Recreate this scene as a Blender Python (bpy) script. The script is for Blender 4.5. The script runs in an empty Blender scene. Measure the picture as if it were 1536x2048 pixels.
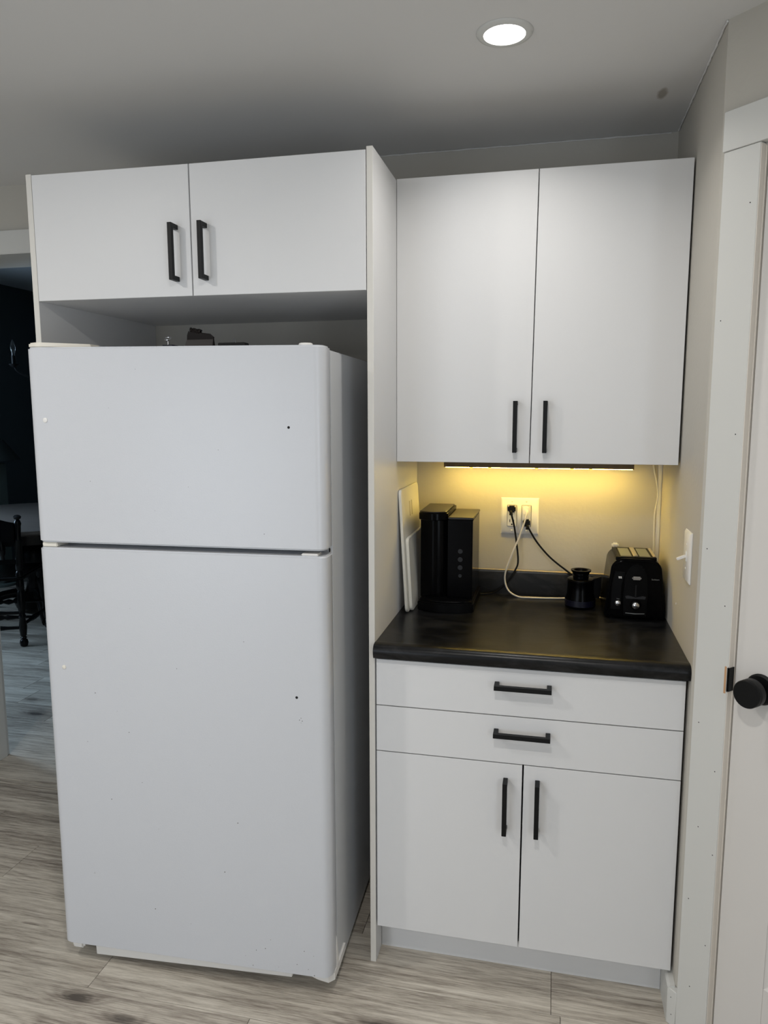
import bpy, bmesh, math, random
from mathutils import Vector, Matrix

# ------------------------------------------------------------------ camera, world, lights, exposure
S = bpy.context.scene
COL = S.collection
PI = math.pi
FOCAL_PX = 1479.69
CAM = Vector((0.454, -2.4178, 1.5115))
YAW, PITCH, ROLL = 0.225, -0.136, -0.0026


def make_camera():
    cy, sy = math.cos(YAW), math.sin(YAW)
    f = Vector((-sy, cy, 0)); r = Vector((cy, sy, 0)); u = Vector((0, 0, 1))
    cp, sp = math.cos(PITCH), math.sin(PITCH)
    f2 = f * cp + u * sp; u2 = u * cp - f * sp
    cr, sr = math.cos(ROLL), math.sin(ROLL)
    r3 = r * cr + u2 * sr; u3 = u2 * cr - r * sr
    c = bpy.data.cameras.new('camera'); o = bpy.data.objects.new('camera', c); COL.objects.link(o)
    c.sensor_fit = 'HORIZONTAL'; c.sensor_width = 36; c.lens = 36 * FOCAL_PX / 1536
    c.clip_start = 0.02
    m = Matrix((r3, u3, -f2)).transposed().to_4x4(); m.translation = CAM
    o.matrix_world = m
    S.camera = o


make_camera()
S.view_settings.view_transform = 'Standard'
S.view_settings.look = 'None'
S.view_settings.gamma = 1
S.view_settings.use_curve_mapping = False
S.view_settings.exposure = 0.13

w = bpy.data.worlds.new('world'); S.world = w; w.use_nodes = True
w.node_tree.nodes['Background'].inputs[0].default_value = (0.55, 0.68, 0.9, 1)
w.node_tree.nodes['Background'].inputs[1].default_value = 0.6

H = 2.3143            # kitchen ceiling
HD = 2.70             # dining room ceiling
DOWNLIGHT_W = 9.5       # fixtures out in the room
NOOK_W = 2.0           # the slim fixture above the counter
DOWNLIGHT_COL = (1.0, 0.965, 0.92)
DOWNLIGHTS = [(0.327, -0.692), (-1.15, -1.75), (0.30, -2.05), (-1.15, -3.4)]
DAY_W = 27.0
SIDE_FILL_W = 22.0
DAY_COL = (0.83, 0.91, 1.0)
DINING_W = 88.0
LED_STRENGTH = 44.0


def area(name, loc, rot, sx, sy, power, col, shape='RECTANGLE', spread=PI):
    l = bpy.data.lights.new(name, 'AREA'); l.shape = shape; l.size = sx
    if shape in ('RECTANGLE', 'ELLIPSE'): l.size_y = sy
    l.energy = power; l.color = col; l.spread = spread
    o = bpy.data.objects.new(name, l); COL.objects.link(o); o.location = loc; o.rotation_euler = rot
    return o


# daylight through the kitchen window behind the camera and the dining room window, plus an added side fill
area('window_daylight', (-1.55, -4.66, 0.98), (PI / 2, 0, 0), 1.9, 1.8, DAY_W, DAY_COL)
area('side_fill', (1.45, -3.1, 1.25), (0, PI / 2, 0), 1.3, 1.2, SIDE_FILL_W, DAY_COL)  # added fill for the panel side and base fronts, no known window here
area('dining_daylight', (-4.76, 0.9, 1.5), (0, -PI / 2, 0), 1.3, 1.4, DINING_W, (0.55, 0.76, 1.0))

# ------------------------------------------------------------------ materials
MATS = {}


def lin(c):
    return tuple((x / 255 / 12.92) if x / 255 <= 0.04045 else ((x / 255 + 0.055) / 1.055) ** 2.4 for x in c)


def mat(name, srgb=None, rough=0.5, metal=0.0, bump=0, bscale=100, var=0.0, vscale=6, emit=0, spec=0.5, coat=0, trans=0, ior=1.45, vec=None):
    if name in MATS: return MATS[name]
    m = bpy.data.materials.new(name); m.use_nodes = True
    nt = m.node_tree; b = nt.nodes['Principled BSDF']
    col = lin(srgb) + (1,)
    b.inputs['Base Color'].default_value = col
    b.inputs['Roughness'].default_value = rough
    b.inputs['Metallic'].default_value = metal
    b.inputs['Specular IOR Level'].default_value = spec
    b.inputs['Coat Weight'].default_value = coat
    b.inputs['Transmission Weight'].default_value = trans
    b.inputs['IOR'].default_value = ior
    tc = nt.nodes.new('ShaderNodeTexCoord')
    src = tc.outputs['Object']
    if vec:
        mp = nt.nodes.new('ShaderNodeMapping'); mp.inputs['Scale'].default_value = vec
        nt.links.new(src, mp.inputs[0]); src = mp.outputs[0]
    if var:
        n = nt.nodes.new('ShaderNodeTexNoise'); n.inputs['Scale'].default_value = vscale; n.inputs['Detail'].default_value = 4
        nt.links.new(src, n.inputs['Vector'])
        mx = nt.nodes.new('ShaderNodeMix'); mx.data_type = 'RGBA'
        mx.inputs[6].default_value = tuple(c * (1 - var) for c in col[:3]) + (1,)
        mx.inputs[7].default_value = tuple(min(1, c * (1 + var)) for c in col[:3]) + (1,)
        nt.links.new(n.outputs[0], mx.inputs[0]); nt.links.new(mx.outputs[2], b.inputs['Base Color'])
    if bump:
        n = nt.nodes.new('ShaderNodeTexNoise'); n.inputs['Scale'].default_value = bscale; n.inputs['Detail'].default_value = 3
        nt.links.new(src, n.inputs['Vector'])
        bp = nt.nodes.new('ShaderNodeBump'); bp.inputs['Strength'].default_value = bump; bp.inputs['Distance'].default_value = 0.002
        nt.links.new(n.outputs[0], bp.inputs['Height']); nt.links.new(bp.outputs[0], b.inputs['Normal'])
    if emit:
        b.inputs['Emission Color'].default_value = col; b.inputs['Emission Strength'].default_value = emit
    MATS[name] = m
    return m


def wood_floor():
    m = bpy.data.materials.new('plank_wood'); m.use_nodes = True
    nt = m.node_tree; L = nt.links; b = nt.nodes['Principled BSDF']
    N = lambda t: nt.nodes.new(t)
    tc = N('ShaderNodeTexCoord'); oi = N('ShaderNodeObjectInfo')
    mul = N('ShaderNodeVectorMath'); mul.operation = 'MULTIPLY_ADD'
    cmb = N('ShaderNodeCombineXYZ')
    L.new(oi.outputs['Random'], cmb.inputs[0]); L.new(oi.outputs['Random'], cmb.inputs[1]); L.new(oi.outputs['Random'], cmb.inputs[2])
    L.new(cmb.outputs[0], mul.inputs[0]); mul.inputs[1].default_value = (37, 53, 19); L.new(tc.outputs['Object'], mul.inputs[2])

    def noise(scale, det, vec, rough=0.55):
        mp = N('ShaderNodeMapping'); mp.inputs['Scale'].default_value = vec; L.new(mul.outputs[0], mp.inputs[0])
        n = N('ShaderNodeTexNoise'); n.inputs['Scale'].default_value = scale; n.inputs['Detail'].default_value = det; n.inputs['Roughness'].default_value = rough
        L.new(mp.outputs[0], n.inputs['Vector']); return n.outputs[0]

    def math_(op, a, c=None, d=None):
        n = N('ShaderNodeMath'); n.operation = op
        for i, v in enumerate((a, c, d)):
            if v is None: continue
            if isinstance(v, (int, float)): n.inputs[i].default_value = v
            else: L.new(v, n.inputs[i])
        return n.outputs[0]
    # knots: stretched voronoi cells, only a few carry a knot
    mpv = N('ShaderNodeMapping'); mpv.inputs['Scale'].default_value = (1.8, 5.2, 0.001); L.new(mul.outputs[0], mpv.inputs[0])
    vo = N('ShaderNodeTexVoronoi'); vo.inputs['Scale'].default_value = 1.0; L.new(mpv.outputs[0], vo.inputs['Vector'])
    near = math_('POWER', math_('SUBTRACT', 1.0, math_('MINIMUM', vo.outputs['Distance'], 1.0)), 11.0)
    sep = N('ShaderNodeSeparateXYZ'); L.new(mul.outputs[0], sep.inputs[0])
    warp = noise(1.0, 3, (1.3, 7, 1))
    phase = math_('ADD', math_('MULTIPLY', sep.outputs[1], 330.0), math_('ADD', math_('MULTIPLY', warp, 34.0), math_('MULTIPLY', near, 46.0)))
    rings = math_('MULTIPLY_ADD', math_('SINE', phase), 0.5, 0.5)
    fine = noise(1.0, 7, (16, 330, 1), 0.72)
    broad = noise(1.0, 4, (1.4, 12, 1))
    streak = noise(1.0, 6, (3.2, 70, 1), 0.7)
    sub = lambda v, k: math_('MULTIPLY', math_('SUBTRACT', v, 0.5), k)
    t = math_('ADD', sub(rings, 0.07), math_('ADD', sub(fine, 0.9), math_('ADD', sub(broad, 0.75), sub(streak, 0.8))))
    t = math_('ADD', t, 0.56)
    t = math_('SUBTRACT', t, math_('MULTIPLY', math_('POWER', near, 1.4), 1.15))
    t = math_('ADD', t, math_('MULTIPLY', math_('SUBTRACT', oi.outputs['Random'], 0.5), 0.10))
    cr = N('ShaderNodeValToRGB'); L.new(t, cr.inputs[0])
    e = cr.color_ramp.elements
    e[0].position = 0.12; e[0].color = lin((82, 75, 68)) + (1,)
    e[1].position = 0.88; e[1].color = lin((220, 213, 200)) + (1,)
    x = e.new(0.38); x.color = lin((140, 131, 120)) + (1,)
    x = e.new(0.60); x.color = lin((186, 178, 165)) + (1,)
    L.new(cr.outputs[0], b.inputs['Base Color'])
    b.inputs['Roughness'].default_value = 0.45
    bp = N('ShaderNodeBump'); bp.inputs['Strength'].default_value = 0.12; bp.inputs['Distance'].default_value = 0.001
    L.new(fine, bp.inputs['Height']); L.new(bp.outputs[0], b.inputs['Normal'])
    return m


def slate_laminate():
    m = bpy.data.materials.new('slate_laminate'); m.use_nodes = True
    nt = m.node_tree; L = nt.links; b = nt.nodes['Principled BSDF']; N = nt.nodes.new
    tc = N('ShaderNodeTexCoord'); mp = N('ShaderNodeMapping'); mp.inputs['Scale'].default_value = (5, 9, 9); L.new(tc.outputs['Object'], mp.inputs[0])
    n = N('ShaderNodeTexNoise'); n.inputs['Scale'].default_value = 1.4; n.inputs['Detail'].default_value = 9; n.inputs['Roughness'].default_value = 0.68; n.inputs['Distortion'].default_value = 1.2
    L.new(mp.outputs[0], n.inputs['Vector'])
    cr = N('ShaderNodeValToRGB'); L.new(n.outputs[0], cr.inputs[0]); e = cr.color_ramp.elements
    e[0].position = 0.45; e[0].color = lin((9, 10, 12)) + (1,); e[1].position = 0.70; e[1].color = lin((40, 40, 41)) + (1,)
    L.new(cr.outputs[0], b.inputs['Base Color'])
    b.inputs['Roughness'].default_value = 0.3; b.inputs['Specular IOR Level'].default_value = 0.26
    bp = N('ShaderNodeBump'); bp.inputs['Strength'].default_value = 0.25; bp.inputs['Distance'].default_value = 0.0015
    L.new(n.outputs[0], bp.inputs['Height']); L.new(bp.outputs[0], b.inputs['Normal'])
    return m


def ceiling_mat():
    m = mat('ceiling_paint', (216, 215, 213), 0.9, bump=0.08, bscale=60)
    nt = m.node_tree; L = nt.links; N = nt.nodes.new; b = nt.nodes['Principled BSDF']
    tc = N('ShaderNodeTexCoord')
    ns = N('ShaderNodeTexNoise'); ns.inputs['Scale'].default_value = 30; L.new(tc.outputs['Object'], ns.inputs['Vector'])
    sb = N('ShaderNodeVectorMath'); sb.operation = 'MULTIPLY_ADD'; L.new(ns.outputs[1], sb.inputs[0]); sb.inputs[1].default_value = (0.010, 0.010, 0)
    mpp = N('ShaderNodeMapping'); mpp.inputs['Scale'].default_value = (1, 0.36, 1); L.new(tc.outputs['Object'], mpp.inputs[0]); L.new(mpp.outputs[0], sb.inputs[2])
    ds = N('ShaderNodeVectorMath'); ds.operation = 'DISTANCE'; L.new(sb.outputs[0], ds.inputs[0]); ds.inputs[1].default_value = (0.706, -0.272 * 0.36, H)
    mr = N('ShaderNodeMapRange'); mr.inputs[1].default_value = 0.008; mr.inputs[2].default_value = 0.015; L.new(ds.outputs['Value'], mr.inputs[0])
    mx = N('ShaderNodeMix'); mx.data_type = 'RGBA'; L.new(mr.outputs[0], mx.inputs[0])
    mx.inputs[6].default_value = lin((168, 162, 154)) + (1,); mx.inputs[7].default_value = lin((216, 215, 213)) + (1,)
    L.new(mx.outputs[2], b.inputs['Base Color'])
    return m


M_WALL = mat('greige_wall', (186, 182, 173), 0.75, bump=0.35, bscale=70)
M_CEIL = ceiling_mat()
M_WOOD = wood_floor()
M_SUB = mat('subfloor', (60, 55, 50), 0.9)
M_TRIM = mat('trim_white', (206, 206, 202), 0.45, bump=0.03, bscale=90)
M_TRIMEDGE = mat('trim_pale_edge', (224, 217, 207), 0.55)  # paler than the casing face, for its inner side and the jamb edge
M_DOORP = mat('door_white', (212, 209, 205), 0.5, bump=0.05, bscale=120)
M_MEL = mat('white_melamine', (216, 216, 216), 0.42, bump=0.05, bscale=400)
M_MELEDGE = mat('melamine_edge', (214, 211, 204), 0.5)
M_BLACK = mat('matt_black_metal', (12, 13, 14), 0.45, spec=0.25)
M_FRIDGE = mat('fridge_enamel', (199, 201, 205), 0.3, bump=0.10, bscale=260)
M_FRIDGESIDE = mat('fridge_side_enamel', (203, 205, 207), 0.35, bump=0.14, bscale=60)
M_GASKET = mat('grey_gasket', (120, 124, 126), 0.6)
M_CREAM = mat('cream_plastic', (222, 217, 205), 0.4)
M_WHITEP = mat('white_plastic', (226, 224, 220), 0.35)
M_HOLE = mat('dark_hole', (14, 14, 15), 0.8)
M_CHIP = mat('chipped_paint', (92, 90, 88), 0.7)
M_SLATE = slate_laminate()
M_GBLACK = mat('gloss_black_plastic', (4, 4, 5), 0.18, spec=0.09)
M_SBLACK = mat('satin_black_plastic', (6, 6, 7), 0.4, spec=0.12)
M_GREYBTN = mat('grey_button', (44, 45, 47), 0.5, spec=0.2)
M_LIDBR = mat('smoked_lid', (34, 30, 25), 0.35)
M_CHROME = mat('chrome', (205, 205, 208), 0.15, metal=1)
M_NAVY = mat('navy_plastic', (12, 13, 30), 0.35)
M_BOARD = mat('white_polyethylene', (226, 224, 215), 0.5, bump=0.04, bscale=200)
M_RUBBER = mat('black_cord_rubber', (10, 10, 11), 0.5, spec=0.2)
M_WCORD = mat('white_cord', (212, 210, 202), 0.45)
M_BRONZE = mat('bronze_housing', (98, 78, 48), 0.45, bump=0.8, bscale=30, vec=(30, 1, 1))
M_LED = mat('led_diffuser', (255, 217, 108), 0.5, emit=LED_STRENGTH)
M_LAMP = mat('downlight_lens', (255, 252, 246), 0.5, emit=9.0)
M_BROWN = mat('dark_brown_plastic', (21, 16, 14), 0.4, spec=0.3)
M_BARE = mat('bare_wood', (190, 150, 112), 0.7)
M_DARKWALL = mat('dark_teal_wall', (66, 74, 77), 0.8, bump=0.1)
M_DCEIL = mat('dining_ceiling_paint', (190, 194, 196), 0.9)
M_EBONY = mat('ebony_wood', (12, 9, 8), 0.25, var=0.3, vscale=20, spec=0.3)
M_TABLE = mat('table_top_wood', (112, 104, 98), 0.35, var=0.25, vscale=5, vec=(1, 9, 1))
M_GLASS = mat('bulb_glass', (255, 255, 255), 0.05, trans=1.0)
M_SHADE = mat('dark_lamp_shade', (30, 36, 34), 0.7)
M_POLE = mat('pale_grey_wood', (96, 108, 104), 0.7)

# ------------------------------------------------------------------ helpers


def new():
    return bmesh.new()


def box(bm, x0, x1, y0, y1, z0, z1, bev=0.0, seg=2):
    vs = [bm.verts.new((x, y, z)) for x in (x0, x1) for y in (y0, y1) for z in (z0, z1)]
    fs = [(0, 1, 3, 2), (4, 6, 7, 5), (0, 4, 5, 1), (2, 3, 7, 6), (0, 2, 6, 4), (1, 5, 7, 3)]
    F = [bm.faces.new([vs[i] for i in f]) for f in fs]
    if bev:
        es = {e for f in F for e in f.edges}
        bmesh.ops.bevel(bm, geom=list(es), offset=bev, segments=seg, affect='EDGES', clamp_overlap=True)
    return F


def prism(bm, pts, axis, a0, a1, bev=0.0, seg=2):
    """polygon pts (2-D) extruded along axis from a0 to a1"""
    def P(p, a):
        return {'x': (a, p[0], p[1]), 'y': (p[0], a, p[1]), 'z': (p[0], p[1], a)}[axis]
    v0 = [bm.verts.new(P(p, a0)) for p in pts]; v1 = [bm.verts.new(P(p, a1)) for p in pts]
    n = len(pts)
    fs = [bm.faces.new(v0[::-1]), bm.faces.new(v1)]
    for i in range(n):
        fs.append(bm.faces.new((v0[i], v0[(i + 1) % n], v1[(i + 1) % n], v1[i])))
    bmesh.ops.recalc_face_normals(bm, faces=fs)
    if bev:
        es = list({e for e in fs[0].edges} | {e for e in fs[1].edges})
        bmesh.ops.bevel(bm, geom=es, offset=bev, segments=seg, affect='EDGES', clamp_overlap=True)


def lathe(bm, prof, c=(0, 0, 0), axis='z', seg=24):
    rings = []
    for r, h in prof:
        ring = []
        if r < 1e-6:
            ring = [bm.verts.new(axp(c, 0, 0, h, axis))]
        else:
            for i in range(seg):
                a = 2 * PI * i / seg
                ring.append(bm.verts.new(axp(c, r * math.cos(a), r * math.sin(a), h, axis)))
        rings.append(ring)
    fs = []
    for a, b in zip(rings, rings[1:]):
        for i in range(seg):
            j = (i + 1) % seg
            if len(a) == 1 and len(b) == 1: continue
            if len(a) == 1: fs.append(bm.faces.new((a[0], b[j], b[i])))
            elif len(b) == 1: fs.append(bm.faces.new((a[i], a[j], b[0])))
            else: fs.append(bm.faces.new((a[i], a[j], b[j], b[i])))
    if len(rings[0]) > 1: fs.append(bm.faces.new(rings[0][::-1]))
    if len(rings[-1]) > 1: fs.append(bm.faces.new(rings[-1]))
    bmesh.ops.recalc_face_normals(bm, faces=fs)
    for f in fs: f.smooth = True


def axp(c, u, v, h, axis):
    if axis == 'z': return (c[0] + u, c[1] + v, c[2] + h)
    if axis == 'y': return (c[0] + u, c[1] + h, c[2] + v)
    return (c[0] + h, c[1] + u, c[2] + v)


def catmull(pts, n=8):
    P = [Vector(p) for p in pts]; P = [P[0] * 2 - P[1]] + P + [P[-1] * 2 - P[-2]]
    out = []
    for i in range(1, len(P) - 2):
        for k in range(n):
            t = k / n; a, b, c, d = P[i - 1:i + 3]
            out.append(0.5 * ((2 * b) + (c - a) * t + (2 * a - 5 * b + 4 * c - d) * t * t + (3 * b - a - 3 * c + d) * t ** 3))
    out.append(P[-2]); return out


def tube(bm, pts, r, seg=8, closed=False):
    pts = [Vector(p) for p in pts]; n = len(pts)
    rs = r if isinstance(r, (list, tuple)) else [r] * n
    rings = []; up = None
    for i, p in enumerate(pts):
        if closed: t = (pts[(i + 1) % n] - pts[i - 1])
        else: t = (pts[min(i + 1, n - 1)] - pts[max(i - 1, 0)])
        t.normalize()
        if up is None:
            up = Vector((0, 0, 1)) if abs(t.z) < 0.9 else Vector((1, 0, 0))
        s = t.cross(up).normalized(); up = s.cross(t).normalized()
        rings.append([bm.verts.new(p + (s * math.cos(2 * PI * k / seg) + up * math.sin(2 * PI * k / seg)) * rs[i]) for k in range(seg)])
    fs = []
    for i in range(n if closed else n - 1):
        a, b = rings[i], rings[(i + 1) % n]
        for k in range(seg):
            fs.append(bm.faces.new((a[k], a[(k + 1) % seg], b[(k + 1) % seg], b[k])))
    if not closed:
        fs.append(bm.faces.new(rings[0][::-1])); fs.append(bm.faces.new(rings[-1]))
    bmesh.ops.recalc_face_normals(bm, faces=fs)
    for f in fs: f.smooth = True


def smooth(bm):
    for f in bm.faces: f.smooth = True


def obj(name, bm, m, parent=None, local=False, loc=None, sharp=True):
    """parent given and not local: the mesh was drawn in world coordinates"""
    if parent is not None and not local:
        root = parent
        while root.parent: root = root.parent
        M = Matrix.Translation(root.location) @ Matrix.Rotation(root.rotation_euler.z, 4, 'Z')
        bm.transform(M.inverted())
    me = bpy.data.meshes.new(name); bm.to_mesh(me); bm.free()
    me.materials.append(m)
    if sharp: me.set_sharp_from_angle(angle=math.radians(40))
    o = bpy.data.objects.new(name, me); COL.objects.link(o)
    if parent is not None: o.parent = parent
    if loc is not None: o.location = loc
    return o


def share(name, me, parent, loc, rot=None):
    o = bpy.data.objects.new(name, me); COL.objects.link(o); o.parent = parent; o.location = loc
    if rot: o.rotation_euler = rot
    return o


def tag(o, label=None, cat=None, group=None, kind=None):
    if label: o['label'] = label
    if cat: o['category'] = cat
    if group: o['group'] = group
    if kind: o['kind'] = kind
    return o


def thing(name, label, cat, loc=(0, 0, 0), rotz=0, group=None):
    o = bpy.data.objects.new(name, None); COL.objects.link(o); o.empty_display_size = 0.05
    o.location = loc; o.rotation_euler = (0, 0, rotz)
    return tag(o, label, cat, group)


def struct(name, bm, m, parent=None):
    o = obj(name, bm, m, parent)
    if parent is None: o['kind'] = 'structure'
    return o


def copy_tree(o, parent=None):
    c = o.copy(); COL.objects.link(c)
    if parent is not None: c.parent = parent
    for ch in list(o.children): copy_tree(ch, c)
    return c


# ------------------------------------------------------------------ setting
XW = 0.784           # right wall of the nook
YC = -0.640          # where it turns 45 degrees
XE, YE = XW + 0.594, YC - 0.594
XL, YB = -2.6, -4.6  # left wall and wall behind the camera
JX = -1.866          # left jamb of the dining doorway
JR = -1.06           # right jamb
WT = 0.235           # wall thickness there
DH = 2.081           # opening height

# back wall with the doorway
bm = new()
box(bm, XL, JX - 0.018, 0, WT, 0, H + .02)
box(bm, JR + 0.018, XW + .12, 0, WT, 0, H + .02)
box(bm, JX - 0.018, JR + 0.018, 0, WT, DH + 0.018, H + .02)
struct('wall_back', bm, M_WALL)
bm = new()
box(bm, XW, XW + .10, YC + .0, 0, 0, H + .02)
struct('wall_right', bm, M_WALL)
# 45 degree wall with the pantry door
E_ = Vector((0.70711, -0.70711, 0)); N_ = Vector((-0.70711, -0.70711, 0)); C0 = Vector((XW, YC, 0))


def ang(bm, s0, s1, o0, o1, z0, z1, bev=0.0, seg=1):
    """box on the angled wall: s along it, o out of it"""
    b2 = new(); box(b2, s0, s1, -o1, -o0, z0, z1, bev, seg)
    b2.transform(Matrix.Translation(C0) @ Matrix.Rotation(-PI / 4, 4, 'Z'))
    me = bpy.data.meshes.new('tmp'); b2.to_mesh(me); b2.free(); bm.from_mesh(me); bpy.data.meshes.remove(me)


D0, D1 = 0.1055, 0.716
bm = new()
ang(bm, 0, D0 - .006, -.11, 0, 0, H + .02)
ang(bm, D1 + .006, 0.84, -.11, 0, 0, H + .02)
ang(bm, D0 - .006, D1 + .006, -.11, 0, 2.039, H + .02)
struct('wall_angled', bm, M_WALL)
bm = new()
box(bm, XE, XE + .06, YB, -3.7, 0, H + .02); box(bm, XE, XE + .06, -2.5, YE, 0, H + .02)
box(bm, XE, XE + .06, -3.7, -2.5, 0, .6); box(bm, XE, XE + .06, -3.7, -2.5, 1.9, H + .02)  # opening added for the side fill light
struct('wall_side', bm, M_WALL)
bm = new()
for y in (-3.7, -3.12, -2.54): box(bm, XE + .01, XE + .04, y, y + .04, .6, 1.9)
for z in (.6, 1.23, 1.86): box(bm, XE + .01, XE + .04, -3.7, -2.5, z, z + .04)
struct('side_fill_frame', bm, M_TRIM)  # unseen frame added round the side fill light
bm = new()
box(bm, XL - .1, XL, YB, 0, 0, H + .02)
struct('wall_left', bm, M_WALL)
# wall behind the camera; unseen window opening set low to light lower fronts
bm = new()
box(bm, XL, -2.5, YB - .1, YB, 0, H + .02); box(bm, -0.6, XE + .1, YB - .1, YB, 0, H + .02)
box(bm, -2.5, -0.6, YB - .1, YB, 0, 0.08); box(bm, -2.5, -0.6, YB - .1, YB, 1.88, H + .02)
struct('wall_front', bm, M_WALL)
bm = new()
for x in (-2.5, -1.57, -0.64): box(bm, x, x + .04, YB - .05, YB - .01, .08, 1.88)
box(bm, -2.5, -.6, YB - .05, YB - .01, .08, .12); box(bm, -2.5, -.6, YB - .05, YB - .01, 1.84, 1.88)
struct('unseen_low_window_frame', bm, M_TRIM)
bm = new(); box(bm, XL - .1, XE + .1, YB - .1, 0.0, H, H + .02); struct('ceiling', bm, M_CEIL)
# dining room shell
XD, YD1, XD2 = -4.66, 5.2, -0.4
bm = new()
box(bm, XD - .1, XD, WT, 0.2 + WT, 0, HD); box(bm, XD - .1, XD, 1.6, YD1, 0, HD)
box(bm, XD - .1, XD, 0.2, 1.6, 0, .85); box(bm, XD - .1, XD, 0.2, 1.6, 2.15, HD)
struct('wall_dining_left', bm, M_DARKWALL)
bm = new(); box(bm, XD - .1, XD2 + .1, YD1, YD1 + .1, 0, HD); struct('wall_dining_back', bm, M_DARKWALL)
bm = new(); box(bm, XD2, XD2 + .1, WT, YD1, 0, HD); struct('wall_dining_right', bm, M_DARKWALL)
bm = new()
box(bm, XD - .1, XL, WT - .1, WT, 0, HD); box(bm, XL, XD2 + .1, WT - .1, WT - .001, H + .021, HD)
struct('wall_dining_front', bm, M_DARKWALL)
bm = new(); box(bm, XD - .1, XD2 + .1, WT, YD1 + .1, HD, HD + .02); struct('ceiling_dining', bm, M_DCEIL)
bm = new()
for y in (0.42, 0.99, 1.56): box(bm, XD - .06, XD - .03, y, y + .04, .85, 2.15)
for z in (.85, 1.48, 2.11): box(bm, XD - .06, XD - .03, .42, 1.6, z, z + .04)
struct('window_2', bm, M_TRIM)

# floor: slab with separate planks
bm = new(); box(bm, XD - .1, XE + .1, YB - .1, YD1 + .1, -.05, -.0052)
floor = struct('floor', bm, M_SUB)
random.seed(4)
PW, PL = 0.178, 1.22


def plank(x0, x1, y0, y1):
    g = 0.0006
    b = new(); F = box(b, x0 + g, x1 - g, y0 + g, y1 - g, -.005, 0)
    top = max(F, key=lambda f: f.calc_center_median().z)
    bmesh.ops.bevel(b, geom=list(top.edges), offset=.0009, segments=1, affect='EDGES')
    c = Vector(((x0 + x1) / 2, (y0 + y1) / 2, 0)); b.transform(Matrix.Translation(-c))
    o = obj('plank', b, M_WOOD, floor, local=True, loc=c)


def rows(y_edges, xmin, xmax, offs):
    for k, (a, b) in enumerate(zip(y_edges, y_edges[1:])):
        x = offs[k] if k < len(offs) else random.uniform(0, PL)
        while x > xmin: x -= PL
        while x < xmax:
            p, q = max(x, xmin), min(x + PL, xmax)
            if q - p > .03: plank(p, q, a, b)
            x += PL


ys = [-.866 + PW * k for k in range(-4, 6)] + [.055]
# plank ends the photograph shows: -0.71 (front row), 0.487, -1.271
rows(ys, XL, XE, [.1, -.5, .33, -.25, -.71, .487, -1.271 + .0, -.33, .21, -.6])
yd = [.0565]
while yd[-1] < 3.6: yd.append(yd[-1] + PW)
rows(yd, XD, XD2, [-1.95])
bm = new(); box(bm, XL, XE, YB, -.866 - 4 * PW, -.0052, 0)
box(bm, XD, XD2, yd[-1], YD1, -.0052, 0)
struct('floor_far', bm, M_WOOD)

# doorway trim: header casing, jambs, far casing
bm = new(); box(bm, JX - .10, JR + .10, -.020, 0, 2.075, 2.157, .002)
struct('trim_1', bm, M_TRIM)
bm = new()
box(bm, JX - .018, JX, 0, WT, 0, DH + .018, .001); box(bm, JR, JR + .018, 0, WT, 0, DH + .018, .001)
box(bm, JX, JR, 0, WT, DH, DH + .018, .001)
struct('trim_2', bm, M_TRIM)
bm = new(); box(bm, JX - .10, JX - .006, -.018, 0, 0, 2.075, .002); struct('trim_3', bm, M_TRIM)
bm = new(); box(bm, JR + .006, JR + .09, -.018, 0, 0, 2.075, .002); struct('trim_4', bm, M_TRIM)
bm = new(); box(bm, JX - .10, JX - .005, WT, WT + .018, 0, 2.10, .002); struct('trim_5', bm, M_TRIM)
bm = new(); box(bm, JX - .004, JR + .1, WT, WT + .018, DH + .006, 2.17, .002); struct('trim_6', bm, M_TRIM)

# pantry door casing
t7 = bm = new(); ang(bm, .0185, .1000, 0, .0180, 0, 2.0435, .0012)
trim7 = struct('trim_7', bm, M_TRIM)
bm = new(); ang(bm, .0160, .806, 0, .0205, 2.0440, 2.1240, .0012); trim8 = struct('trim_8', bm, M_TRIM)
bm = new(); ang(bm, D1 + .006, D1 + .088, 0, .0180, 0, 2.0435, .0012); struct('trim_9', bm, M_TRIM)
bm = new(); ang(bm, .1001, .1012, .0002, .0172, .003, 2.0405); obj('inner_edge', bm, M_TRIMEDGE, trim7)
# jamb edges between casing and slab
bm = new(); ang(bm, D0 - .0058, D0 - .0028, -.10, .0006, 0, 2.0388, .0003)
struct('trim_10', bm, M_TRIMEDGE)
# nail heads in the casing
bm = new()
for s, z in [(.032, 1.205), (.083, 1.085), (.084, 1.93), (.033, 1.70), (.083, 1.46), (.083, .70), (.036, .80), (.090, .50), (.036, .36), (.052, .14), (.086, .27), (.05, .55)]:
    ang(bm, s - .0011, s + .0011, .0179, .0183, z - .0011, z + .0011)
tag(obj('nail_hole', bm, M_HOLE, trim7), kind='stuff')
# latch strike plate with the cut wood beside it
bm = new(); ang(bm, .0965, .1030, -.002, .0192, .893, .951, .002, 2)
obj('strike_plate', bm, M_BLACK, trim7)
bm = new(); ang(bm, .0915, .0968, .0172, .0186, .889, .951, .0012, 1)
obj('bare_wood_notch', bm, M_BARE, trim7)

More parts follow.
